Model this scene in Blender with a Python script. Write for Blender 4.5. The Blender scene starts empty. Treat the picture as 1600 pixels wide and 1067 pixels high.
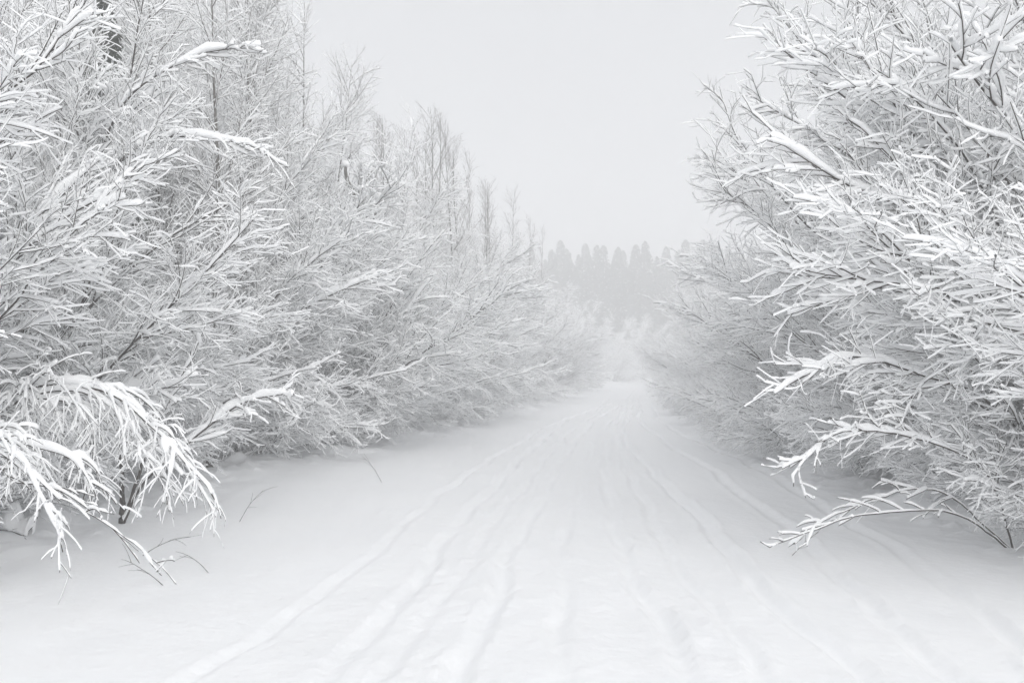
import bpy, math
import numpy as np
from mathutils import Vector

# ------------------------------------------------------------------ camera, sky, sun, exposure
sc = bpy.context.scene
FPX, CX, CY, HOR, CAMH = 1333.3, 800.0, 533.5, 575.0, 1.6
PITCH = math.atan((HOR - CY) / FPX)
cam = bpy.data.cameras.new('camera'); camo = bpy.data.objects.new('camera', cam)
sc.collection.objects.link(camo)
cam.lens, cam.sensor_width = 30.0, 36.0
cam.clip_start, cam.clip_end = 0.05, 3000
camo.location = (0, 0, CAMH); camo.rotation_euler = (math.pi / 2 + PITCH, 0, 0)
sc.camera = camo

SUN_EL, SUN_AZ = math.radians(32), math.radians(164)
w = bpy.data.worlds.new('World'); sc.world = w; w.use_nodes = True
nt = w.node_tree; nt.nodes.clear()
out = nt.nodes.new('ShaderNodeOutputWorld'); bg = nt.nodes.new('ShaderNodeBackground')
sky = nt.nodes.new('ShaderNodeTexSky'); sky.sky_type = 'NISHITA'; sky.sun_disc = False
sky.sun_elevation = SUN_EL; sky.sun_rotation = SUN_AZ; sky.dust_density = 4; sky.air_density = 1
hsv = nt.nodes.new('ShaderNodeHueSaturation'); hsv.inputs['Saturation'].default_value = 0.12
# overcast deck: cloud luminance rises from horizon to zenith (CIE overcast sky)
tc = nt.nodes.new('ShaderNodeTexCoord'); sep = nt.nodes.new('ShaderNodeSeparateXYZ')
mr = nt.nodes.new('ShaderNodeMapRange'); mr.inputs['From Min'].default_value = 0; mr.inputs['From Max'].default_value = 1
mr.inputs['To Min'].default_value = 6.75; mr.inputs['To Max'].default_value = 7.0
ovc = nt.nodes.new('ShaderNodeMix'); ovc.data_type = 'RGBA'; ovc.blend_type = 'MULTIPLY'; ovc.inputs[0].default_value = 1
ovc.inputs[6].default_value = (0.97, 0.988, 1.028, 1)
mix = nt.nodes.new('ShaderNodeMix'); mix.data_type = 'RGBA'; mix.inputs[0].default_value = 0.88
L = nt.links.new
L(tc.outputs['Generated'], sep.inputs[0]); L(sep.outputs['Z'], mr.inputs['Value'])
L(mr.outputs['Result'], ovc.inputs[7])
L(sky.outputs[0], hsv.inputs['Color']); L(hsv.outputs[0], mix.inputs[6]); L(ovc.outputs[2], mix.inputs[7])
L(mix.outputs[2], bg.inputs['Color']); bg.inputs['Strength'].default_value = 0.10
L(bg.outputs[0], out.inputs['Surface'])

sun = bpy.data.lights.new('sun', 'SUN'); sun.energy = 1.7; sun.angle = math.radians(60); sun.color = (1, .985, .96)
suno = bpy.data.objects.new('sun', sun); sc.collection.objects.link(suno)
sd = Vector((math.sin(SUN_AZ) * math.cos(SUN_EL), math.cos(SUN_AZ) * math.cos(SUN_EL), math.sin(SUN_EL)))
suno.rotation_euler = sd.to_track_quat('Z', 'Y').to_euler(); suno.location = (20, -20, 60)

sc.view_settings.view_transform = 'Standard'; sc.view_settings.look = 'None'
sc.view_settings.exposure = 0.2; sc.view_settings.gamma = 1
cy = sc.cycles
cy.max_bounces = 24; cy.diffuse_bounces = 22; cy.volume_bounces = 8; cy.adaptive_threshold = .03; cy.use_light_tree = False; cy.glossy_bounces = 1; cy.transmission_bounces = 1
cy.use_denoising = True; cy.caustics_reflective = False; cy.caustics_refractive = False

def at(px, py, d):
    """photo pixel (1600 wide) at distance d (along +Y) -> world point"""
    cx, cz = (px - CX) / FPX, -(py - CY) / FPX
    y, z = math.cos(PITCH) - cz * math.sin(PITCH), math.sin(PITCH) + cz * math.cos(PITCH)
    return np.array([cx / y * d, d, CAMH + z / y * d])

def on_ground(px, py):
    r = at(px, py, 1.0); k = CAMH / (CAMH - r[2])
    return np.array([r[0] * k, k])

# ------------------------------------------------------------------ materials
def material(name, col, rough=.85, var=None, scale=8, bump=0, bscale=40):
    m = bpy.data.materials.new(name); m.use_nodes = True; n = m.node_tree.nodes; l = m.node_tree.links
    b = n['Principled BSDF']; b.inputs['Roughness'].default_value = rough
    b.inputs['Specular IOR Level'].default_value = .25
    b.inputs['Base Color'].default_value = (*col, 1)
    t = n.new('ShaderNodeTexCoord')
    if var:
        no = n.new('ShaderNodeTexNoise'); no.inputs['Scale'].default_value = scale; no.inputs['Detail'].default_value = 4
        r = n.new('ShaderNodeValToRGB'); r.color_ramp.elements[0].position = .35; r.color_ramp.elements[1].position = .65
        r.color_ramp.elements[0].color = (*col, 1); r.color_ramp.elements[1].color = (*var, 1)
        l.new(t.outputs['Object'], no.inputs['Vector']); l.new(no.outputs['Fac'], r.inputs['Fac']); l.new(r.outputs['Color'], b.inputs['Base Color'])
    if bump:
        nb = n.new('ShaderNodeTexNoise'); nb.inputs['Scale'].default_value = bscale; nb.inputs['Detail'].default_value = 5
        bp = n.new('ShaderNodeBump'); bp.inputs['Strength'].default_value = bump; bp.inputs['Distance'].default_value = .02
        l.new(t.outputs['Object'], nb.inputs['Vector']); l.new(nb.outputs['Fac'], bp.inputs['Height']); l.new(bp.outputs['Normal'], b.inputs['Normal'])
    return m

M_BARK = material('bark', (.028, .023, .02), .9, (.065, .053, .045), 12)
M_TWIG = material('twig_bark', (.055, .043, .037), .9, (.10, .08, .07), 6)
M_FROST = material('frosted_twig_bark', (.05, .042, .038), .9, (.55, .56, .57), 14)
M_GREY = material('grey_bark', (.09, .085, .075), .9, (.17, .16, .145), 5, .4, 60)
M_SNOW = material('snow', (.975, .98, .985), .8, (.985, .988, .99), 6)
M_GROUND = material('ground_snow', (.925, .932, .942), .8, (.94, .945, .952), 1.5, .45, 14)
M_NEEDLE = material('needles', (.035, .05, .035), .8, (.06, .075, .05), 5)

# ------------------------------------------------------------------ mesh helpers
def mesh(name, parts, mat, smooth=True, mat2=None, split=0):
    """parts: list of (verts (k,3), quads (q,4))"""
    vs, fs, o = [], [], 0
    for v, f in parts:
        vs.append(v); fs.append(f + o); o += len(v)
    v = np.concatenate(vs).astype(np.float32); f = np.concatenate(fs).astype(np.int32)
    me = bpy.data.meshes.new(name)
    me.vertices.add(len(v)); me.vertices.foreach_set('co', v.ravel())
    me.loops.add(f.size); me.loops.foreach_set('vertex_index', f.ravel())
    me.polygons.add(len(f)); me.polygons.foreach_set('loop_start', np.arange(0, f.size, 4, dtype=np.int32))
    me.polygons.foreach_set('use_smooth', np.full(len(f), smooth))
    me.update(calc_edges=True); me.materials.append(mat)
    if mat2:                      # parts from index `split` on are the fine frosted twigs
        me.materials.append(mat2); k = sum(len(p[1]) for p in parts[:split])
        me.polygons.foreach_set('material_index', (np.arange(len(f)) >= k).astype(np.int32))
    return me

def norm(a):
    return a / np.maximum(np.linalg.norm(a, axis=-1, keepdims=True), 1e-9)

def frames(P):
    T = norm(np.gradient(P, axis=1))
    z = np.array([0, 0, 1.0])
    S = np.cross(T, z); l = np.linalg.norm(S, axis=-1, keepdims=True)
    S = norm(np.where(l < .12, np.array([0, 1.0, 0]) - T * T[..., 1:2], S))
    U = np.cross(S, T)
    return T, S, U

def tube(P, R, sides, up=None, H=None, low=.35):
    """P (N,n,3), R (N,n) half widths; with H: a snow loaf of height H lying on the branch"""
    N, n, _ = P.shape
    T, S, U = frames(P)
    a = (np.arange(sides) + .5) / sides * 2 * math.pi
    ca, sa = np.cos(a), np.sin(a)
    if H is None:
        V = P[:, :, None] + R[..., None, None] * (ca[:, None] * S[:, :, None] + sa[:, None] * U[:, :, None])
    else:
        hh = np.where(sa > 0, 1 - low, low)
        V = (P + U * (low * H)[..., None])[:, :, None] + R[..., None, None] * ca[:, None] * S[:, :, None] \
            + (H[..., None] * (hh * sa))[..., None] * U[:, :, None]
    idx = np.arange(N * n * sides).reshape(N, n, sides)
    i0, i1 = idx[:, :-1], idx[:, 1:]
    q = np.stack([i0, np.roll(i0, -1, 2), np.roll(i1, -1, 2), i1], -1).reshape(-1, 4)
    return V.reshape(-1, 3), q

def lumps(rng, N, n, lo=.55, hi=1.35):
    a = rng.uniform(lo, hi, (N, n))
    b = a.copy(); b[:, 1:-1] = (a[:, :-2] + 5 * a[:, 1:-1] + a[:, 2:]) / 7
    return b

def snow_on(rng, P, base, sides, gap=.0, top_fade=None, rise=1.25, br=.003):
    """snow lying on branches: thick on level wood, thin plaster on steep wood, blunt at both ends"""
    cut = rng.uniform(.35, 1.0, (len(P), 1, 1))
    a = P[:, :1] + (P[:, 1:2] - P[:, :1]) * .22
    e = P[:, -2:-1] + (P[:, -1:] - P[:, -2:-1]) * cut
    b = P[:, -2:-1] + (e - P[:, -2:-1]) * .86
    P = np.concatenate([P[:, :1], a, P[:, 1:-1], b, e], 1)
    N, n, _ = P.shape
    T = norm(np.gradient(P, axis=1))
    c = np.sqrt(np.clip(1 - T[..., 2] ** 2, 0, 1))
    w_ = base * (.26 + .74 * c ** 1.5) * lumps(rng, N, n, .5, 1.45) * rng.uniform(.75, 1.2, (N, 1))
    env = np.ones(n); env[0] = .35; env[-2] = .9; env[-1] = .35
    w_ = w_ * env
    if gap > 0:
        w_ = np.where(rng.random((N, n)) < gap, w_ * .12, w_)
    if top_fade is not None:
        w_ = w_ * top_fade(P[..., 2])
    keep = np.max(w_, axis=1) > .0015
    if not keep.any(): return None
    P, w_, c = P[keep], w_[keep], c[keep]
    P = P + np.array([0, 0, 1.0]) * (br * c)[..., None]
    return tube(P, w_, sides, H=w_ * (1.5 + rise * 1.0 * c), low=.22)

def big_lumps(rng, n):
    k = np.interp(np.linspace(0, 1, n), np.linspace(0, 1, 12), rng.uniform(.65, 1.4, 12))
    return k[None]

def grow(rng, par, cnt, t0, t1, ang, length, n, droop=.0, lift=.0, wob=.12, flat=.0):
    """children of parent polylines; returns polylines (N,n,3) and t of attachment"""
    N, m, _ = par.shape
    cnt = np.broadcast_to(cnt, (N,))
    pi = np.repeat(np.arange(N), cnt); K = len(pi)
    k = np.concatenate([np.arange(c) for c in cnt]) if K else np.zeros(0)
    t = t0 + (t1 - t0) * (k + rng.uniform(.1, .9, K)) / np.maximum(cnt[pi], 1)
    f = t * (m - 1); i = np.minimum(f.astype(int), m - 2); fr = (f - i)[:, None]
    p0 = par[pi, i] * (1 - fr) + par[pi, i + 1] * fr
    T = norm(par[pi, i + 1] - par[pi, i])
    S = norm(np.cross(T, np.array([0, 0, 1.0]) + rng.normal(0, .05, (K, 3)))); U = np.cross(S, T)
    az = rng.uniform(0, 2 * math.pi, K)
    if flat > 0:
        side = np.where(k % 2 == 0, 0, math.pi) + rng.normal(0, .5, K)
        az = np.where(rng.random(K) < flat, side, az)
    th = rng.uniform(ang[0], ang[1], K)
    D = T * np.cos(th)[:, None] + (S * np.cos(az)[:, None] + U * np.sin(az)[:, None]) * np.sin(th)[:, None]
    Ln = length(t, K)
    step = (Ln / (n - 1))[:, None]
    pts = [p0]; d = D
    drift = rng.normal(0, wob, (K, 3))
    for j in range(n - 1):
        pts.append(pts[-1] + d * step)
        d = d + drift * .5 + rng.normal(0, wob, (K, 3)) / math.sqrt(n)
        hor = np.sqrt(np.clip(1 - d[:, 2] ** 2, 0, 1))
        d[:, 2] += lift / n - droop / n * hor
        d = norm(d)
    return np.stack(pts, 1), t

def taper(N, n, r0, r1):
    return np.broadcast_to(np.asarray(r0).reshape(-1, 1), (N, n)) * np.linspace(1, 0, n) + r1 * np.linspace(0, 1, n)

def resample(pts, n):
    pts = np.asarray(pts, float)
    # Catmull-Rom through the points, then even spacing
    P = np.vstack([2 * pts[0] - pts[1], pts, 2 * pts[-1] - pts[-2]])
    out_ = []
    for i in range(1, len(P) - 2):
        for u in np.linspace(0, 1, 12, endpoint=False):
            a, b, c, d = P[i - 1], P[i], P[i + 1], P[i + 2]
            out_.append(.5 * (2 * b + (c - a) * u + (2 * a - 5 * b + 4 * c - d) * u * u + (3 * b - a - 3 * c + d) * u ** 3))
    out_.append(P[-2]); q = np.array(out_)
    s = np.concatenate([[0], np.cumsum(np.linalg.norm(np.diff(q, axis=0), axis=1))])
    t = np.linspace(0, s[-1], n)
    return np.stack([np.interp(t, s, q[:, k]) for k in range(3)], 1), s[-1]

def stem_curve(rng, tilt, bend, length, n=34, wob=.05):
    s = np.linspace(0, 1, n)
    th = math.radians(tilt) + math.radians(bend) * s ** 1.7
    az = np.cumsum(rng.normal(0, wob, n)) * .5
    th = th + np.cumsum(rng.normal(0, wob, n)) * .5
    d = np.stack([np.sin(th) * np.cos(az), np.sin(th) * np.sin(az), np.cos(th)], 1)
    return np.concatenate([[[0, 0, 0]], np.cumsum(d[:-1] * length / (n - 1), 0)])

def spray(seed, axis, length, r0=.018, snow=1.0, dens=1.0, t0=.12, droop=.12, lift=.2, fade=None, gap=.04,
          l1=.40, ang=(.3, .75), hang=0., flat=.25, rise=1.25):
    """a stem with its side branches and twigs -> (bark parts, snow parts)"""
    rng = np.random.default_rng(seed)
    A = axis[None]
    n0 = len(axis)
    bark = [tube(A, taper(1, n0, r0, .003), 6)]
    c1 = max(4, int(length * 7.0 * dens))
    L1, t1 = grow(rng, A, c1, t0, .98, ang, lambda t, K: length * l1 * (1.08 - t * .85) * rng.uniform(.35, 1.25, K) + .08, 9, droop + hang, lift, .10, flat)
    len1 = np.linalg.norm(L1[:, -1] - L1[:, 0], axis=1)
    bark.append(tube(L1, taper(len(L1), 9, np.clip(len1 * .0075, .0036, .012), .0022), 4))
    c2 = np.clip((len1 * 11 * dens).astype(int), 1, 18)
    L2, _ = grow(rng, L1, c2, .12, .97, (.3, 1.0), lambda t, K: np.repeat(len1, c2) * .38 * (1.15 - t * .6) * rng.uniform(.4, 1.4, K) + .06, 5, droop * .7 + hang, lift, .13, .3)
    len2 = np.linalg.norm(L2[:, -1] - L2[:, 0], axis=1)
    bark.append(tube(L2, taper(len(L2), 5, np.clip(len2 * .0085, .0026, .0046), .0015), 3))
    s0, snow = snow, snow ** .45
    sn = [snow_on(rng, resample(axis, 40)[0][None], .024 * s0 * big_lumps(rng, 42) * rng.uniform(.85, 1.15, (1, 42)), 8, gap * .5, fade, rise, r0 * .4), snow_on(rng, L1, .0175 * snow, 6, gap, fade, rise, .005), snow_on(rng, L2, .0112 * snow, 5, gap, fade, rise, .0025)]
    c3 = np.clip((len2 * 11 * dens).astype(int), 0, 5)
    if c3.sum():
        L3, _ = grow(rng, L2, c3, .2, .95, (.4, 1.0), lambda t, K: rng.uniform(.09, .30, K), 4, droop * .5 + hang, lift, .14, .3)
        kb = rng.random(len(L3)) < .5
        bark.append(tube(L3[kb], taper(int(kb.sum()), 4, .0016, .0010), 3))
        sn.append(snow_on(rng, L3, .0078 * snow, 5, gap, fade, rise, .0))
    # lumps of snow caught in the forks
    k = rng.integers(0, len(L1), max(2, int(length * 3 * snow)))
    P = []
    for i in k:
        j = rng.integers(1, 4)
        c = L1[i, j]; d = norm(L1[i, j + 1] - L1[i, j - 1]) * rng.uniform(.05, .12)
        P.append(np.stack([c - d, c - d * .5, c, c + d * .6, c + d]) + np.array([0, 0, .008]))
    P = np.array(P); R = np.array([.15, .8, 1, .75, .12]) * rng.uniform(.018, .036, (len(P), 1)) * min(1, snow)
    if fade is not None: R = R * fade(P[..., 2])
    sn.append(tube(P, R, 7, H=R * 1.7, low=.3))
    return bark, [s for s in sn if s is not None]

# ------------------------------------------------------------------ objects
col = sc.collection
def link(name, data, parent=None, loc=(0, 0, 0), rz=0, s=1):
    o = bpy.data.objects.new(name, data); col.objects.link(o)
    o.location = loc; o.rotation_euler = (0, 0, rz); o.scale = (s, s, s)
    if parent: o.parent = parent
    return o

def thing(name, label, cat, loc, group=None, rz=0):
    o = link(name, None, None, loc, rz); o['label'] = label; o['category'] = cat; o.empty_display_size = .2
    if group: o['group'] = group
    return o

# ---------------- ground and road as one relief, split along the road's edges
_G = {}
def value_noise(x, y, seed):
    if seed not in _G: _G[seed] = np.random.default_rng(seed).uniform(-1, 1, (256, 256))
    g = _G[seed]; xi = np.floor(x).astype(int); yi = np.floor(y).astype(int)
    fx, fy = x - xi, y - yi; fx = fx * fx * (3 - 2 * fx); fy = fy * fy * (3 - 2 * fy)
    a, b, c, d = g[xi & 255, yi & 255], g[(xi + 1) & 255, yi & 255], g[xi & 255, (yi + 1) & 255], g[(xi + 1) & 255, (yi + 1) & 255]
    return (a * (1 - fx) + b * fx) * (1 - fy) + (c * (1 - fx) + d * fx) * fy
def noise2(x, y, seed, octs=4, f0=1.0):
    z = 0; a = 1.0; f = f0
    for k in range(octs):
        ca, sa = math.cos(1 + k * 1.1), math.sin(1 + k * 1.1)
        z = z + a * value_noise((x * ca - y * sa) * f, (x * sa + y * ca) * f, seed * 7 + k); a *= .5; f *= 2.1
    return z

CY_ = np.array([-40, 0, 4.5, 7, 12, 20, 30, 45, 70, 97, 115, 140, 400, 3000])
CX_ = np.array([-1.0, 0, .15, .25, .55, 1.5, 3.3, 5.4, 9.6, 17, 26, 42, 200, 1500])
def xc(y): return np.interp(y, CY_, CX_)
LE = np.array([[-40, -6.5], [4, -5.9], [8.4, -5.3], [10.4, -5.1], [12.9, -4.8], [15.2, -4.0], [25, -1.7], [43, 1.7], [71, 6.4], [97, 13.6], [115, 22], [140, 36], [400, 190], [3000, 1490]])
RE = np.array([[-40, 5.6], [4, 5.2], [7.5, 5.1], [12.2, 5.1], [14.7, 4.9], [20.3, 5.2], [32.8, 7.1], [71, 12.7], [97, 20], [115, 29], [140, 46], [400, 208], [3000, 1510]])
def xl(y): return np.interp(y, LE[:, 0], LE[:, 1])
def xr(y): return np.interp(y, RE[:, 0], RE[:, 1])

RUTS = [  # pixel run of each wheel track, half width, depth
    ([(250, 1100), (340, 1035), (430, 975), (540, 895), (640, 815), (720, 745), (790, 705), (850, 668), (925, 640), (985, 622)], .10, .032),
    ([(480, 1090), (600, 960), (690, 850), (760, 770), (830, 700), (880, 660), (940, 633)], .13, .036),
    ([(690, 1090), (760, 950), (800, 860), (850, 770), (890, 700), (930, 655), (975, 630)], .13, .038),
    ([(1090, 1100), (1020, 950), (975, 860), (950, 790), (945, 730), (950, 680), (975, 645)], .13, .036),
    ([(1390, 1095), (1270, 985), (1180, 905), (1100, 820), (1030, 745), (985, 700), (970, 670), (985, 645)], .14, .055),
    ([(1520, 1075), (1400, 975), (1290, 880), (1200, 800), (1110, 735), (1040, 690), (1000, 660), (1000, 640)], .13, .045),
    ([(1640, 1040), (1500, 930), (1380, 850), (1270, 780), (1160, 720), (1070, 680), (1025, 655)], .13, .034),
    ([(560, 1095), (690, 930), (775, 815), (835, 735), (875, 690)], .11, .026),
    ([(880, 1095), (868, 960), (880, 850), (905, 760), (925, 700)], .11, .024),
    ([(1220, 1095), (1140, 990), (1075, 900), (1010, 800), (975, 720), (965, 680)], .11, .030),
]
def height(x, y):
    z = np.zeros_like(x)
    c, l_, r_ = xc(y), xl(y), xr(y)
    # soft banks beyond the road edges
    dl = np.clip(l_ + 1.6 - x, 0, 6); dr = np.clip(x - (r_ - 1.4), 0, 6)
    z += .22 * (1 - np.exp(-(dl / 1.6) ** 2)) + .20 * (1 - np.exp(-(dr / 1.6) ** 2))
    side = np.clip(np.maximum(dl, dr) / 1.2, 0, 1)
    z += .06 * noise2(x, y, 3, 3, .5) * (.2 + side)
    z += .075 * noise2(x, y, 5, 4, 1.4) * side
    z += .035 * np.clip(noise2(x, y, 6, 3, 2.6), 0, 1) * np.clip(side * 1.3 - .1, 0, 1)
    z += .012 * noise2(x, y, 7, 3, 1.2)
    z += .10 * np.clip(noise2(x, y, 10, 2, 1.1), -.2, 1) * np.clip(np.maximum(dl, dr) / 1.5 - .5, 0, 1)
    z += .05 * np.clip(noise2(x, y, 8, 2, 4.5) - .35, 0, 1) * np.clip(side, 0, 1) * 2.4 + .002 * noise2(x, y, 9, 2, 16.0)
    roadm = 1 - side
    fade = np.clip((60 - y) / 30, .15, 1)
    for k, (px, hw, dp) in enumerate(RUTS):
        g = np.array([on_ground(*p) for p in px]); o = np.argsort(g[:, 1])
        rx = np.interp(y, g[o, 1], g[o, 0], left=np.nan, right=np.nan)
        far = g[o, 1][-1]; slope0 = (g[o[1], 0] - g[o[0], 0]) / (g[o[1], 1] - g[o[0], 1])
        rx = np.where(y < g[o, 1][0], g[o[0], 0] + slope0 * (y - g[o[0], 1]), rx)
        rx = np.where(y > far, g[o[-1], 0] + (xc(y) - xc(np.array(far))), rx)
        rx = rx + .03 * np.sin(y * 1.1 + k) + .02 * np.sin(y * 2.7 + 2 * k)
        u = (x - rx) / hw
        hw2 = hw * .5
        u = (x - rx + .02 * noise2(x * .2, y, 40 + k, 3, 2.5)) / hw2
        dpm = .85 * dp * (1 + .55 * noise2(x * .3, y, 20 + k, 3, 1.3)) * fade
        z += -dpm * np.exp(-np.abs(u) ** 3) + dpm * .3 * np.exp(-((np.abs(u) - 1.6) / .5) ** 2) * (1 + .8 * noise2(x, y, 60 + k, 2, 5.0))
    # churned snow between the tracks, streaked along the road
    ch = np.exp(-((x - c + .6) / 1.0) ** 2) * np.clip((34 - y) / 20, 0, 1)
    ch2 = np.exp(-((x - c - .9) / .45) ** 2) * np.clip((16 - y) / 8, 0, 1)
    st = noise2(x * 2.2, y * .35, 31, 3, 1.6)
    z += .007 * st * roadm * np.clip((60 - y) / 30, .2, 1)
    z += .008 * noise2(x, y * .3, 11, 4, 4.0) * roadm * (.2 + ch + ch2)
    z += .009 * np.clip(noise2(x, y, 12, 2, 14.0), -.1, 1) * (ch + ch2)
    return z

def build_ground():
    a = np.concatenate([np.arange(-30, 2, 2.0), np.arange(2, 9, .045), np.geomspace(9, 40, 330), np.geomspace(40.6, 3000, 170)[0:]])
    # lateral coordinate: -1..1 spans the road, beyond it metres outside the edge
    tin = np.linspace(0, 1, 250)
    outw = np.concatenate([np.linspace(.05, 3, 60), np.geomspace(3.1, 1800, 60)])
    Y = a[:, None]; l_, r_ = xl(Y) + .9, xr(Y) - .9
    X = np.concatenate([l_ - outw[::-1][None], l_ + (r_ - l_) * tin[None], r_ + outw[None]], 1)
    Y = np.broadcast_to(Y, X.shape).copy()
    Z = height(X, Y)
    V = np.stack([X, Y, Z], -1)
    gx = V[:, 2:] - V[:, :-2]; gy = V[2:] - V[:-2]
    N = np.zeros_like(V); N[..., 2] = 1
    N[1:-1, 1:-1] = norm(np.cross(gx[1:-1], gy[:, 1:-1]))
    n, m = X.shape; idx = np.arange(n * m).reshape(n, m)
    ja, jb = len(outw), len(outw) + len(tin) - 1
    def sheet(name, ranges, kind):
        qs = []
        for a0, b0 in ranges:
            s = idx[:, a0:b0 + 1]
            qs.append(np.stack([s[:-1, :-1], s[:-1, 1:], s[1:, 1:], s[1:, :-1]], -1).reshape(-1, 4))
        q = np.concatenate(qs); u, inv = np.unique(q, return_inverse=True)
        me = mesh(name, [(V.reshape(-1, 3)[u], inv.reshape(-1, 4))], M_GROUND)
        me.normals_split_custom_set_from_vertices(N.reshape(-1, 3)[u].tolist())
        o = link(name, me); o['kind'] = 'structure'
        return o
    sheet('ground', [(0, ja), (jb, m - 1)], 'ground')
    sheet('road', [(ja, jb)], 'road')
build_ground()
def gz(x, y): return float(height(np.array([float(x)]), np.array([float(y)]))[0])

# ---------------- stem library (leaning towards local +X, snow on the upper side)
LIB = {}
def lib(cls, i, tilt, bend, length, **k):
    rng = np.random.default_rng(900 + hash_(cls) * 31 + i)
    ax = stem_curve(rng, tilt, bend, length)
    b, s = spray(500 + hash_(cls) * 17 + i, ax, length, **k)
    LIB.setdefault(cls, []).append((mesh('stem_' + cls, b, M_BARK, True, M_FROST, 2), mesh('snow_' + cls, s, M_SNOW), float(ax[:, 2].max())))
def hash_(s): return sum(ord(c) * (i + 1) for i, c in enumerate(s)) % 97
_r = np.random.default_rng(4)
for i in range(7): lib('lean', i, _r.uniform(24, 48), _r.uniform(6, 32), _r.uniform(4.0, 5.2), r0=.027)
for i in range(6): lib('low', i, _r.uniform(50, 68), _r.uniform(12, 40), _r.uniform(2.6, 3.6), r0=.014, droop=.5, lift=.15)
for i in range(5): lib('upright', i, _r.uniform(6, 20), _r.uniform(6, 25), _r.uniform(5.0, 6.4), r0=.024, l1=.3, droop=.35, lift=.5, snow=.9)
for i in range(2): lib('lean', 20 + i, _r.uniform(24, 48), _r.uniform(6, 32), _r.uniform(4.0, 5.0), r0=.024, snow=.35, gap=.3)
for i in range(2): lib('lean', 30 + i, _r.uniform(24, 48), _r.uniform(15, 32), _r.uniform(4.0, 5.0), r0=.027, snow=1.6, dens=.8)
for i in range(1): lib('low', 20 + i, 58, 30, 3.2, r0=.016, snow=1.6, dens=.8)
for i in range(4): lib('brush', i, _r.uniform(15, 50), _r.uniform(10, 60), _r.uniform(1.3, 2.1), r0=.008, droop=.5, lift=.3, snow=.9, dens=1.2)

def shrub(name, label, cat, x, y, face, seed, group, nlean=7, nlow=4, nup=3, nbrush=5, size=1.0, spread=1.0):
    """face = azimuth the thicket leans to (radians)"""
    r = np.random.default_rng(seed)
    t = thing(name, label, cat, (x, y, gz(x, y) - .06), group)
    for cls, k, sp in (('lean', nlean, .95), ('low', nlow, .9), ('upright', nup, 2.2), ('brush', nbrush, 1.6)):
        for j in range(k):
            b, s, h = LIB[cls][r.integers(0, len(LIB[cls]))]
            rz = face + r.normal(0, sp) * spread
            rad = r.uniform(0, .45); aa = r.uniform(0, 6.28)
            st = link('stem', b, t, (rad * math.cos(aa), rad * math.sin(aa), 0), rz, size * r.uniform(.82, 1.12))
            link('snow', s, st)
    return t

# ---------------- young trees behind the shrubs
TREES = []; TREE_H = []
def make_tree(seed, height_, snow, fade_lo, fade_hi, ascend, dens=.85, l1_=.24, fork=False, bark=None):
    rng = np.random.default_rng(seed)
    ax = stem_curve(rng, 3, 4, height_, 46, .035)
    fade = lambda z: np.clip(1 - (z - fade_lo * height_) / ((fade_hi - fade_lo) * height_), .06, 1)
    b, s = spray(seed + 1, ax, height_, r0=.055, snow=snow, dens=dens, t0=.1, droop=.15, lift=.55, fade=fade, l1=l1_, ang=ascend, gap=.08, flat=0)
    trunk = mesh('trunk', [b[0]], M_GREY); crown = mesh('crown', b[1:], M_TWIG, True, M_FROST, 2) if fade_lo > .6 else mesh('crown', b[1:], M_TWIG); sn = mesh('crown_snow', s, M_SNOW)
    TREES.append((trunk, crown, sn)); TREE_H.append(height_)
for i in range(3): make_tree(70 + i, 8.6 + .5 * i, .8, .45, .85, (.35, .7))
for i in range(3): make_tree(80 + i, 8.0 + .5 * i, .95, .8, 1.3, (.45, .9), 1.0, .29)
def tree(label, x, y, k, s, seed, group, name='young_tree', cat='tree'):
    r = np.random.default_rng(seed)
    t = thing(name, label, cat, (x, y, gz(x, y) - .08), group)
    a, b, c = TREES[k]; rz = r.uniform(0, 6.28)
    link('trunk', a, t, rz=rz, s=s)
    cr = link('crown', b, t, rz=rz, s=s); link('snow', c, cr)
    return t

ORD = 'first second third fourth fifth sixth seventh eighth ninth tenth eleventh twelfth thirteenth fourteenth fifteenth sixteenth seventeenth eighteenth nineteenth twentieth twenty-first twenty-second twenty-third twenty-fourth twenty-fifth twenty-sixth twenty-seventh twenty-eighth twenty-ninth thirtieth thirty-first thirty-second thirty-third thirty-fourth thirty-fifth thirty-sixth thirty-seventh thirty-eighth'.split()
R0 = np.random.default_rng(12)
# left rows
ys = [5.6, 7.6, 9.5, 11.4, 13.3, 15.4, 17.8, 20.4, 23.3, 26.6, 30.3, 34.6, 39.5, 45, 51.5, 59, 68, 78, 89, 100, 110]
for i, y in enumerate(ys):
    far = y > 60
    shrub('snowy_shrub', f'{ORD[i]} snow-laden bare shrub from the camera in the front row left of the road', 'shrub',
          xl(y) - .75 + R0.uniform(-.25, .25), y + R0.uniform(-.3, .3), R0.uniform(-.5, .25), 100 + i,
          'shrubs in the front row left of the road', *( (8, 5, 4, 5) if not far else (5, 4, 3, 2)), size=R0.uniform(.8, .98) if y > 8 else .8)
ys = [6.5, 9.5, 12.5, 16, 20, 24.5, 29, 34, 40, 47, 55, 64, 74, 85, 97, 110]
for i, y in enumerate(ys):
    shrub('snowy_shrub', f'{ORD[i]} tall snow-laden shrub from the camera behind the front row on the left', 'shrub',
          xl(y) - 3.3 + R0.uniform(-.4, .4), y + R0.uniform(-.4, .4), R0.uniform(-.6, .3), 200 + i,
          'tall shrubs behind the front row on the left', 2, 0, 4, 1, size=R0.uniform(1.15, 1.4))
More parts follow.
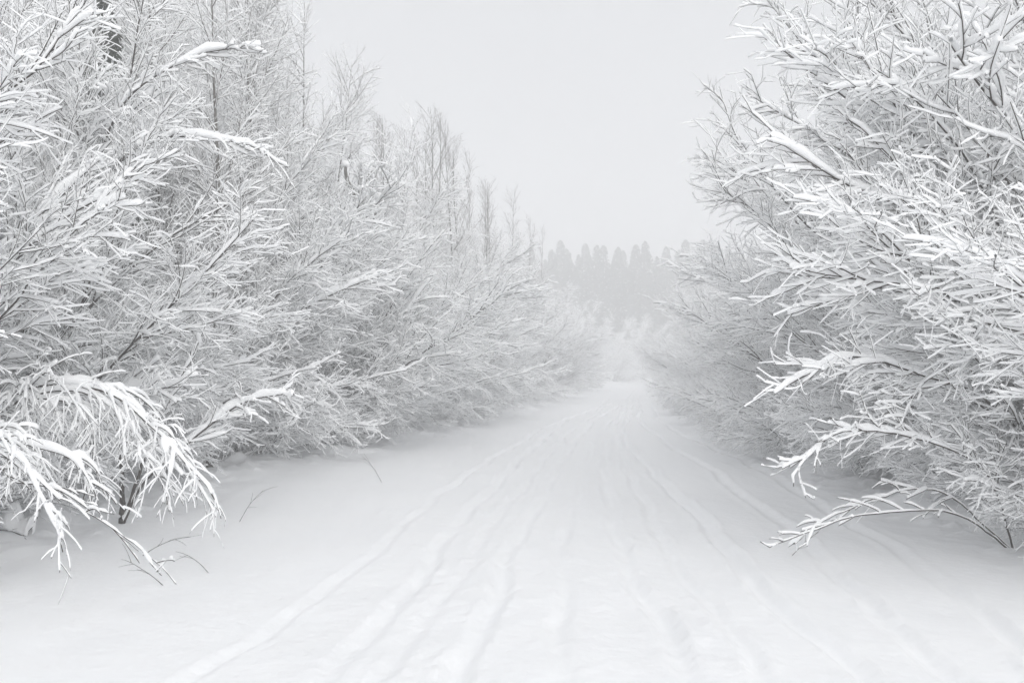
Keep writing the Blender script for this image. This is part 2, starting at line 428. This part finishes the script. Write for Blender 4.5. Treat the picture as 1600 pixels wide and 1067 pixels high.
LT = [(588, 200, 28.5), (612, 196, 29.2), (676, 188, 31.4), (702, 200, 31.8), (650, 228, 30), (733, 255, 36), (754, 300, 39.5), (330, -120, 13), (385, -90, 15), (425, -60, 16.5), (180, -80, 16), (20, -60, 19), (30, -90, 15), (70, -150, 12.5), (150, -130, 14), (250, -100, 13.5), (300, -60, 15.5), (352, -40, 16.5), (400, -20, 17.5), (440, -5, 18.5), (474, 40, 20),
      (505, 100, 21.5), (100, -60, 18), (210, -40, 19), (285, 10, 21), (340, 20, 22.5), (600, 190, 28), (628, 215, 29.5), (662, 205, 31), (690, 176, 32), (718, 215, 34),
      (745, 288, 38), (765, 292, 41), (788, 300, 45), (822, 345, 54), (846, 365, 64)]
for i, (px, py, d) in enumerate(sorted(LT, key=lambda q: q[2])):
    H = (HOR - py) / FPX * d + CAMH; k = i % 3 if d > 26 else 3 + i % 3
    tree(f'{ORD[i]} slender bare tree from the camera above the left shrubs', (px - CX) / FPX * d, d, k, H / TREE_H[k], 300 + i, 'slender trees above the left shrubs')
# right rows
ys = [6.6, 8.3, 10.1, 12.0, 14.2, 16.6, 19.3, 22.4, 26, 30, 35, 41, 48, 57, 68, 80, 93]
for i, y in enumerate(ys):
    shrub('snowy_shrub', f'{ORD[i]} snow-laden bare shrub from the camera in the front row right of the road', 'shrub',
          xr(y) + (1.3 if y < 13 else 2.2 if y < 32 else 1.3) + R0.uniform(-.25, .25), y + R0.uniform(-.3, .3), math.pi + R0.uniform(-.25, .5), 400 + i,
          'shrubs in the front row right of the road', *((8, 5, 4, 5) if y < 60 else (4, 3, 2, 2)), size=R0.uniform(.72, .9))
for side, ys in (('left', [8.6, 10.6, 12.3, 14.2, 16.4, 18.6, 21.2, 24.2, 27.5, 32, 38]), ('right', [7.4, 8.6, 9.8, 11.2, 12.7, 14.3, 16.2, 18.4, 21, 24.5, 29, 34])):
    for i, y in enumerate(ys):
        x = xl(y) - .25 if side == 'left' else xr(y) + .25
        shrub('low_shrub', f'{ORD[i]} low snowy thicket from the camera sprawling at the foot of the {side} hedge', 'shrub', x + R0.uniform(-.15, .15), y, (0 if side == 'left' else math.pi) + R0.uniform(-.5, .5),
              700 + i + (50 if side == 'left' else 0), f'low thickets at the foot of the {side} hedge', 0, 5, 0, 9, size=R0.uniform(.5, .68), spread=1.3)
ys = [7.4, 9.8, 12.4, 15.2, 18.5, 22, 26.5, 32, 38, 46, 56, 68, 82]
for i, y in enumerate(ys):
    shrub('snowy_shrub', f'{ORD[i]} tall snow-laden shrub from the camera behind the front row on the right', 'shrub',
          xr(y) + (2.6 if y < 11 else 3.7) + R0.uniform(-.4, .4), y + R0.uniform(-.4, .4), math.pi + R0.uniform(-.3, .6), 500 + i,
          'tall shrubs behind the front row on the right', 4 if y < 11 else 2, 0, 6, 1, size=R0.uniform(1.15, 1.3) if y < 20 else R0.uniform(.9, 1.1))
ys = [9, 11.5, 14, 17.5, 22]
for i, y in enumerate(ys):
    tree(f'{ORD[i]} slender bare tree from the camera above the right shrubs', xr(y) + 4.2 + R0.uniform(-.7, .7), y,
         3 + i % 3, R0.uniform(.95, 1.1), 600 + i, 'slender trees above the right shrubs')

# ---------------- the large limbs one can pick out near the camera
def limb_shrub(name, label, cat, root, limbs, seed, group=None, bark=None):
    """root (x, y); limbs: (points as (px, py, distance), stem radius, snow, options)"""
    x, y = root; z = gz(x, y) - .05; o = np.array([x, y, z])
    t = thing(name, label, cat, (x, y, z), group)
    for k, (pts, r0, sn, opt) in enumerate(limbs):
        opt = dict(opt); fr = opt.pop('free', False)
        P = [at(*p) - o for p in pts]
        if not fr: P = [np.zeros(3)] + P
        ax, ln = resample(P, 40)
        rg = np.random.default_rng(seed * 7 + k); ax[1:-1] += np.cumsum(rg.normal(0, .004, (38, 3)), 0)
        b, s_ = spray(seed * 13 + k, ax, ln, r0=r0, snow=sn, **opt)
        st = link('stem', mesh('limb', b, bark or M_BARK, True, M_FROST, 3), t)
        link('snow', mesh('limb_snow', s_, M_SNOW), st)
    return t
limb_shrub('snowy_shrub', 'big shrub at the right edge with thick snow-loaded limbs leaning left over the verge', 'shrub', (5.7, 8.6), [
    ([(1557, 394, 8.2), (1494, 300, 7.9), (1400, 160, 7.5), (1332, 56, 7.2)], .03, 1.15, dict(t0=.25, l1=.30)),
    ([(1509, 397, 7.9), (1419, 337, 7.7), (1310, 289, 7.4), (1201, 217, 7.1)], .026, 1.25, dict(t0=.25, l1=.28)),
    ([(1500, 520, 7.6), (1419, 300, 7.5), (1325, 187, 7.4)], .022, 1.0, dict(t0=.25, l1=.3)),
    ([(1620, 500, 7.8), (1540, 300, 7.4), (1460, 180, 7.2), (1370, 110, 7.0)], .024, 1.1, dict(t0=.25, l1=.3)),
    ([(1560, 640, 7.4), (1450, 590, 7.1), (1330, 560, 6.9), (1235, 600, 6.7)], .016, .7, dict(t0=.15, l1=.3)),
    ([(1600, 560, 7.2), (1480, 470, 7.0), (1330, 440, 6.9), (1230, 420, 6.8)], .018, 1.0, dict(t0=.2, l1=.36))], 11)
limb_shrub('arching_shrub', 'thin whips arching left over the snow at the foot of the right shrubs', 'shrub', (4.45, 7.6), [
    ([(1500, 800, 7.2), (1400, 790, 7.0), (1310, 803, 6.8), (1250, 825, 6.7), (1188, 846, 6.5)], .008, .25, dict(t0=.3, l1=.12, dens=.5, hang=.7)),
    ([(1480, 770, 7.4), (1380, 775, 7.2), (1290, 810, 7.0), (1240, 850, 6.9)], .007, .3, dict(t0=.3, l1=.14, dens=.5, hang=.7)),
    ([(1540, 740, 7.2), (1440, 690, 6.9), (1330, 680, 6.7), (1270, 720, 6.6), (1240, 760, 6.5)], .009, .6, dict(t0=.2, l1=.2, hang=.3))], 12)
limb_shrub('arching_shrub', 'snow-heavy branch arching down to the ground at the left edge', 'shrub', (-6.1, 8.2), [
    ([(-20, 655, 7.6), (40, 612, 7.3), (100, 605, 7.1), (175, 622, 6.9), (240, 680, 6.7), (290, 735, 6.5), (335, 780, 6.45)], .018, 1.0, dict(t0=.22, l1=.24, dens=.95, hang=1.1, droop=.8, ang=(.3, .7), lift=0)),
    ([(-10, 650, 7.5), (60, 620, 7.2), (135, 640, 7.0), (150, 700, 6.9), (130, 780, 6.8)], .011, .8, dict(t0=.3, l1=.2, dens=.9, hang=1.0, droop=.8, lift=0)),
    ([(0, 640, 7.4), (110, 610, 7.1), (180, 650, 6.9), (225, 720, 6.7), (262, 790, 6.6)], .009, .7, dict(t0=.3, l1=.2, dens=.9, hang=1.0, droop=.8, lift=0))], 13)
limb_shrub('arching_shrub', 'snow-plastered branch bowed to the ground in the lower left corner', 'shrub', (-5.0, 6.0), [
    ([(-30, 700, 5.9), (25, 722, 5.7), (60, 775, 5.6), (88, 835, 5.5), (98, 862, 5.5)], .012, .7, dict(t0=.25, l1=.2, dens=1.0, hang=1.0, droop=.8, lift=0)),
    ([(-40, 745, 5.9), (20, 760, 5.8), (75, 765, 5.8), (120, 800, 5.7), (165, 828, 5.6), (225, 872, 5.5), (275, 912, 5.35)], .006, .28, dict(t0=.4, l1=.2, dens=.35, gap=.5, hang=.3)),
    ([(-30, 690, 6.2), (40, 700, 6.1), (110, 720, 6.0), (150, 775, 5.9)], .009, .7, dict(t0=.25, l1=.2, dens=.9, hang=.9, droop=.8, lift=0))], 14)
limb_shrub('snowy_shrub', 'shrub with thick dark forked stems rising from the snow near the left edge', 'shrub', (-4.05, 8.9), [
    ([(190, 720, 8.8), (165, 660, 8.7), (120, 590, 8.5)], .034, 1.0, dict(t0=.4, l1=.3)),
    ([(215, 745, 8.9), (240, 680, 8.9), (290, 580, 9.0), (325, 500, 9.1)], .022, 1.0, dict(t0=.3, l1=.25)),
    ([(225, 750, 8.9), (290, 690, 8.8), (370, 630, 8.7), (450, 610, 8.5)], .016, 1.2, dict(t0=.3, l1=.25))], 15)
limb_shrub('snowy_shrub', 'tall shrub at the left edge with broad snow-capped limbs reaching up to the right', 'shrub', (-6.2, 7.4), [
    ([(-40, 260, 6.7), (0, 160, 6.5), (56, 112, 6.4), (95, 60, 6.3), (120, 0, 6.2)], .024, .9, dict(t0=.25, l1=.28)),
    ([(10, 420, 7.2), (90, 345, 7.3), (174, 296, 7.4), (235, 246, 7.5)], .022, .9, dict(t0=.25, l1=.28)),
    ([(-20, 520, 7.0), (60, 420, 6.9), (150, 330, 6.9), (200, 310, 6.9)], .018, .8, dict(t0=.25, l1=.28))], 16)
limb_shrub('snowy_tree', 'tree behind the left edge with two smooth snow-covered boughs bending right', 'tree', (-6.4, 10.6), [
    ([(120, 420, 10.4), (160, 250, 10.2), (203, 157, 10.0), (269, 108, 9.8), (331, 82, 9.7), (410, 74, 9.5)], .032, .9, dict(t0=.5, l1=.14, dens=.8)),
    ([(150, 330, 10.2), (185, 255, 10.0), (215, 228, 9.8), (272, 210, 9.7), (328, 213, 9.6), (400, 226, 9.4), (450, 262, 9.3)], .03, .9, dict(t0=.5, l1=.14, dens=.8, hang=.3)),
    ([(150, 400, 10.6), (190, 260, 10.5), (205, 130, 10.4), (226, 0, 10.3), (240, -90, 10.2)], .036, .8, dict(t0=.5, l1=.2)),
    ([(128, 400, 10.4), (122, 200, 10.2), (126, 60, 10.1), (122, -90, 10.0)], .032, .8, dict(t0=.5, l1=.2))], 17)
limb_shrub('snowy_tree', 'dark upright stem standing within the right thicket', 'tree', (5.2, 10.8), [
    ([(1395, 500, 10.6), (1368, 300, 10.5), (1345, 160, 10.4), (1338, 20, 10.3), (1330, -80, 10.3)], .034, .8, dict(t0=.4, l1=.24)),
    ([(1375, 330, 10.5), (1330, 250, 10.2), (1230, 190, 9.9), (1165, 150, 9.6)], .016, 1.2, dict(t0=.3, l1=.2))], 18)
limb_shrub('snowy_shrub', 'shrub in the right thicket with long bare-tipped branches pointing into the sky', 'shrub', (5.3, 12.0), [
    ([(1400, 500, 11.8), (1330, 410, 11.7), (1240, 330, 11.5), (1165, 235, 11.3), (1125, 140, 11.2)], .022, .7, dict(t0=.3, l1=.2)),
    ([(1350, 560, 11.8), (1270, 440, 11.7), (1190, 340, 11.5), (1125, 290, 11.3), (1112, 235, 11.2)], .02, .9, dict(t0=.3, l1=.22)),
    ([(1420, 420, 11.6), (1360, 250, 11.3), (1280, 110, 11.0), (1190, -10, 10.8)], .022, 1.1, dict(t0=.3, l1=.2))], 19)

# ---------------- pollarded trunk showing above the left thicket
def pollard():
    D = 18.6; x = at(573, 500, D)[0]; o = np.array([x, D, gz(x, D) - .1])
    t = thing('pollarded_tree', 'dark lopped trunk with snow-capped stubs rising from the middle of the left thicket', 'tree', tuple(o))
    rg = np.random.default_rng(5)
    def piece(pts, r0, r1):
        ax, ln = resample([np.array(at(*p)) - o for p in pts], 14)
        ax[1:-1] += rg.normal(0, .012, (12, 3)); n = 14
        R = np.linspace(r0, r1, n) * rg.uniform(.88, 1.12, n)
        end = ax[-1:] + (ax[-1:] - ax[-2:-1]) * .02
        A = np.concatenate([ax, end])[None]; R = np.append(R, .004)[None]
        return A, R
    A, R = piece([(576, 640, D), (574, 450, D), (573, 380, D), (566, 335, D)], .13, .085)
    tr = link('trunk', mesh('pollard_trunk', [tube(A, R * .84, 9)], M_GREY), t)
    P0 = A[0, -2]
    for pts, a, b in (([(568, 345, D), (556, 305, D), (544, 285, D), (540, 262, D)], .08, .045), ([(562, 325, D), (562, 290, D), (563, 262, D - .1)], .06, .04),
                      ([(566, 335, D), (574, 285, D), (582, 262, D + .2)], .07, .045), ([(572, 375, D), (584, 345, D - .1), (592, 312, D - .2)], .08, .05), ([(570, 395, D), (560, 372, D), (554, 350, D + .1)], .05, .035)):
        A, R = piece(pts, a, b)
        lm = link('limb', mesh('pollard_limb', [tube(A, R * .84, 8)], M_GREY), t)
        c = A[0, -2]; q = np.array([[-.07, 0, .0], [-.05, 0, .01], [0, 0, .015], [.05, 0, .01], [.07, 0, 0]]) + c
        w2 = np.array([[.02, .07, .085, .07, .02]])
        link('snow', mesh('stub_snow', [tube(q[None], w2, 8, H=w2 * 1.8, low=.3)] + [snow_on(rg, A[:, :-1], .045, 8, br=.04)], M_SNOW), lm)
pollard()

# ---------------- far forest of conifers
def conifer(seed, H, kind):
    r = np.random.default_rng(seed)
    z = np.linspace(0, H, 12); ax = np.stack([np.zeros(12), np.zeros(12), z], 1)[None]
    tr = mesh('conifer_trunk', [tube(ax, np.linspace(.22, .03, 12)[None], 7)], M_GREY)
    V, n = [], 0
    K = 3600
    t = r.uniform(.12 if kind == 'spruce' else .22, 1, K) ** (.8 if kind == 'spruce' else 1)
    if kind == 'spruce': R = (1 - t) ** .8 * H * .15 * (.75 + .35 * np.sin(t * 70)) + .05
    else: R = H * .12 * np.clip(1 - ((t - .55) / .455) ** 2, 0, 1) ** .9 * (.85 + .3 * np.sin(t * 23 + seed)) + .04
    a = r.uniform(0, 2 * math.pi, K); rr = R * np.sqrt(r.uniform(.05, 1, K)) * (1 + .25 * np.sin(3 * a + t * 9))
    c = np.stack([rr * np.cos(a), rr * np.sin(a), t * H - rr * (.35 if kind == 'spruce' else 0)], 1)
    d = np.stack([np.cos(a), np.sin(a), np.full(K, -.35 if kind == 'spruce' else .25)], 1) + r.normal(0, .35, (K, 3)); d = norm(d) * r.uniform(.3, .75, (K, 1)) * H / 20 * np.clip(1.25 - t, .25, 1)[:, None]
    e = norm(np.cross(d, r.normal(0, 1, (K, 3)))) * r.uniform(.08, .2, (K, 1)) * H / 20
    v = np.stack([c - e, c + d * .6 - e * .8, c + d, c + e], 1).reshape(-1, 3)
    me = mesh('conifer_crown', [(v, np.arange(K * 4).reshape(K, 4))], M_NEEDLE, False)
    sel = r.random(K) < .07
    up = np.array([0, 0, .03])
    v2 = (np.stack([c - e, c + d * .6 - e * .8, c + d, c + e], 1)[sel] + up).reshape(-1, 3)
    sn = mesh('conifer_snow', [(v2, np.arange(len(v2)).reshape(-1, 4))], M_SNOW, False)
    return tr, me, sn
CON = [conifer(1, 21, 'spruce'), conifer(2, 20, 'pine'), conifer(3, 22, 'pine'), conifer(4, 19, 'spruce')]
def put_conifer(x, y, k, s, label, group, seed):
    t = thing('conifer', label, 'tree', (x, y, -.1), group)
    a, b, c = CON[k]; rz = seed * 1.7
    link('trunk', a, t, rz=rz, s=s); cr = link('crown', b, t, rz=rz, s=s); link('snow', c, cr)
r = np.random.default_rng(77)
for row, (yy, n, dx) in enumerate(((127, 32, 1.4), (132, 24, 1.9), (138, 18, 2.6))):
    for i in range(n):
        put_conifer(-6 + i * dx + r.uniform(-1, 1) + row, yy + r.uniform(-2.5, 2.5), int(r.choice([0, 1, 1, 1, 2, 2, 2, 2])), r.uniform(.88, .94),
                    'hazy conifer standing in the far forest beyond the end of the road', 'conifers of the far forest', int(r.integers(0, 999)))

sp = thing('spruce', 'dark green spruce half hidden behind the upper left branches', 'tree', (at(160, 300, 12.5)[0], 12.5, -.1))
a, b, c = conifer(9, 7.2, 'spruce')
link('trunk', a, sp); cr = link('crown', b, sp); link('snow', c, cr)

# ---------------- small things at the foot of the shrubs
def fallen(label, pts, r0, sn, seed):
    P = np.array([at(*p) for p in pts]); P[:, 2] = [gz(q[0], q[1]) - .016 + .004 * k for k, q in enumerate(P)]
    o = P[0].copy(); ax, ln = resample(P - o, 24)
    rg = np.random.default_rng(seed)
    t = thing('fallen_branch', label, 'branch', tuple(o))
    L1, _ = grow(rg, ax[None], 4, .4, .95, (.4, .9), lambda t, K: rg.uniform(.1, .3, K), 5, 0, .2, .1, .5)
    b = link('branch_wood', mesh('fallen_wood', [tube(ax[None], taper(1, 24, r0, .004), 7), tube(L1, taper(4, 5, .003, .0015), 4)], M_BARK), t)
    link('snow', mesh('fallen_snow', [snow_on(rg, ax[None], sn * big_lumps(rg, 26), 9, 0, None, 1.4, r0)], M_SNOW), t)
fallen('short dark log with a snow cap at the bottom of the left edge', [(-30, 838, 8.0), (10, 838, 7.95), (48, 836, 7.9)], .022, .07, 2)
def stalk(label, px, py, hgt, lean, seed, n=4):
    x, y = on_ground(px, py); z = gz(x, y) - .03
    rg = np.random.default_rng(seed)
    t = thing('bare_twig', label, 'twig', (x, y, z))
    ax = stem_curve(rg, abs(lean), 35, hgt, 16, .06); ax[:, 0] *= np.sign(lean)
    L1, _ = grow(rg, ax[None], n, .3, .95, (.3, .8), lambda t, K: hgt * rg.uniform(.2, .45, K), 6, .3, .1, .12, .2)
    link('stem', mesh('twig_stem', [tube(ax[None], taper(1, 16, .0030, .0012), 5), tube(L1, taper(len(L1), 6, .0018, .0009), 4)], M_BARK), t)
stalk('bare dark twig poking out of the snow left of the road, nearest the camera', 262, 912, .42, -50, 1)
stalk('bare twig bending right out of the snow beside the bowed lower left branch', 215, 868, .5, 55, 2)
stalk('short bare twig slanting out of smooth snow right of the arching left branch', 330, 893, .35, -38, 3, 2)
stalk('thin forked twig in the snow under the tip of the arching left branch', 372, 812, .45, 30, 4)
stalk('bare twig standing at the foot of the left shrubs where the verge narrows', 598, 752, .5, -30, 5)
stalk('bare twig leaning over the right verge below the arching whips', 1232, 868, .35, 50, 7)

# ---------------- haze
def box(x0, x1, y0, y1, z0, z1):
    v = np.array([[x, y, z] for x in (x0, x1) for y in (y0, y1) for z in (z0, z1)], float)
    f = np.array([[0, 1, 3, 2], [4, 6, 7, 5], [0, 4, 5, 1], [2, 3, 7, 6], [0, 2, 6, 4], [1, 5, 7, 3]])
    return v, f
hm = bpy.data.materials.new('haze'); hm.use_nodes = True; hn = hm.node_tree; hn.nodes.clear()
ho = hn.nodes.new('ShaderNodeOutputMaterial'); hv = hn.nodes.new('ShaderNodeVolumePrincipled')
hv.inputs['Density'].default_value = .0125; hv.inputs['Color'].default_value = (1, 1, 1, 1); hv.inputs['Anisotropy'].default_value = .1
hn.links.new(hv.outputs[0], ho.inputs['Volume'])
hz = link('haze', mesh('haze', [box(-1900, 3400, -60, 3050, -1.5, 26)], hm, False)); hz['kind'] = 'stuff'
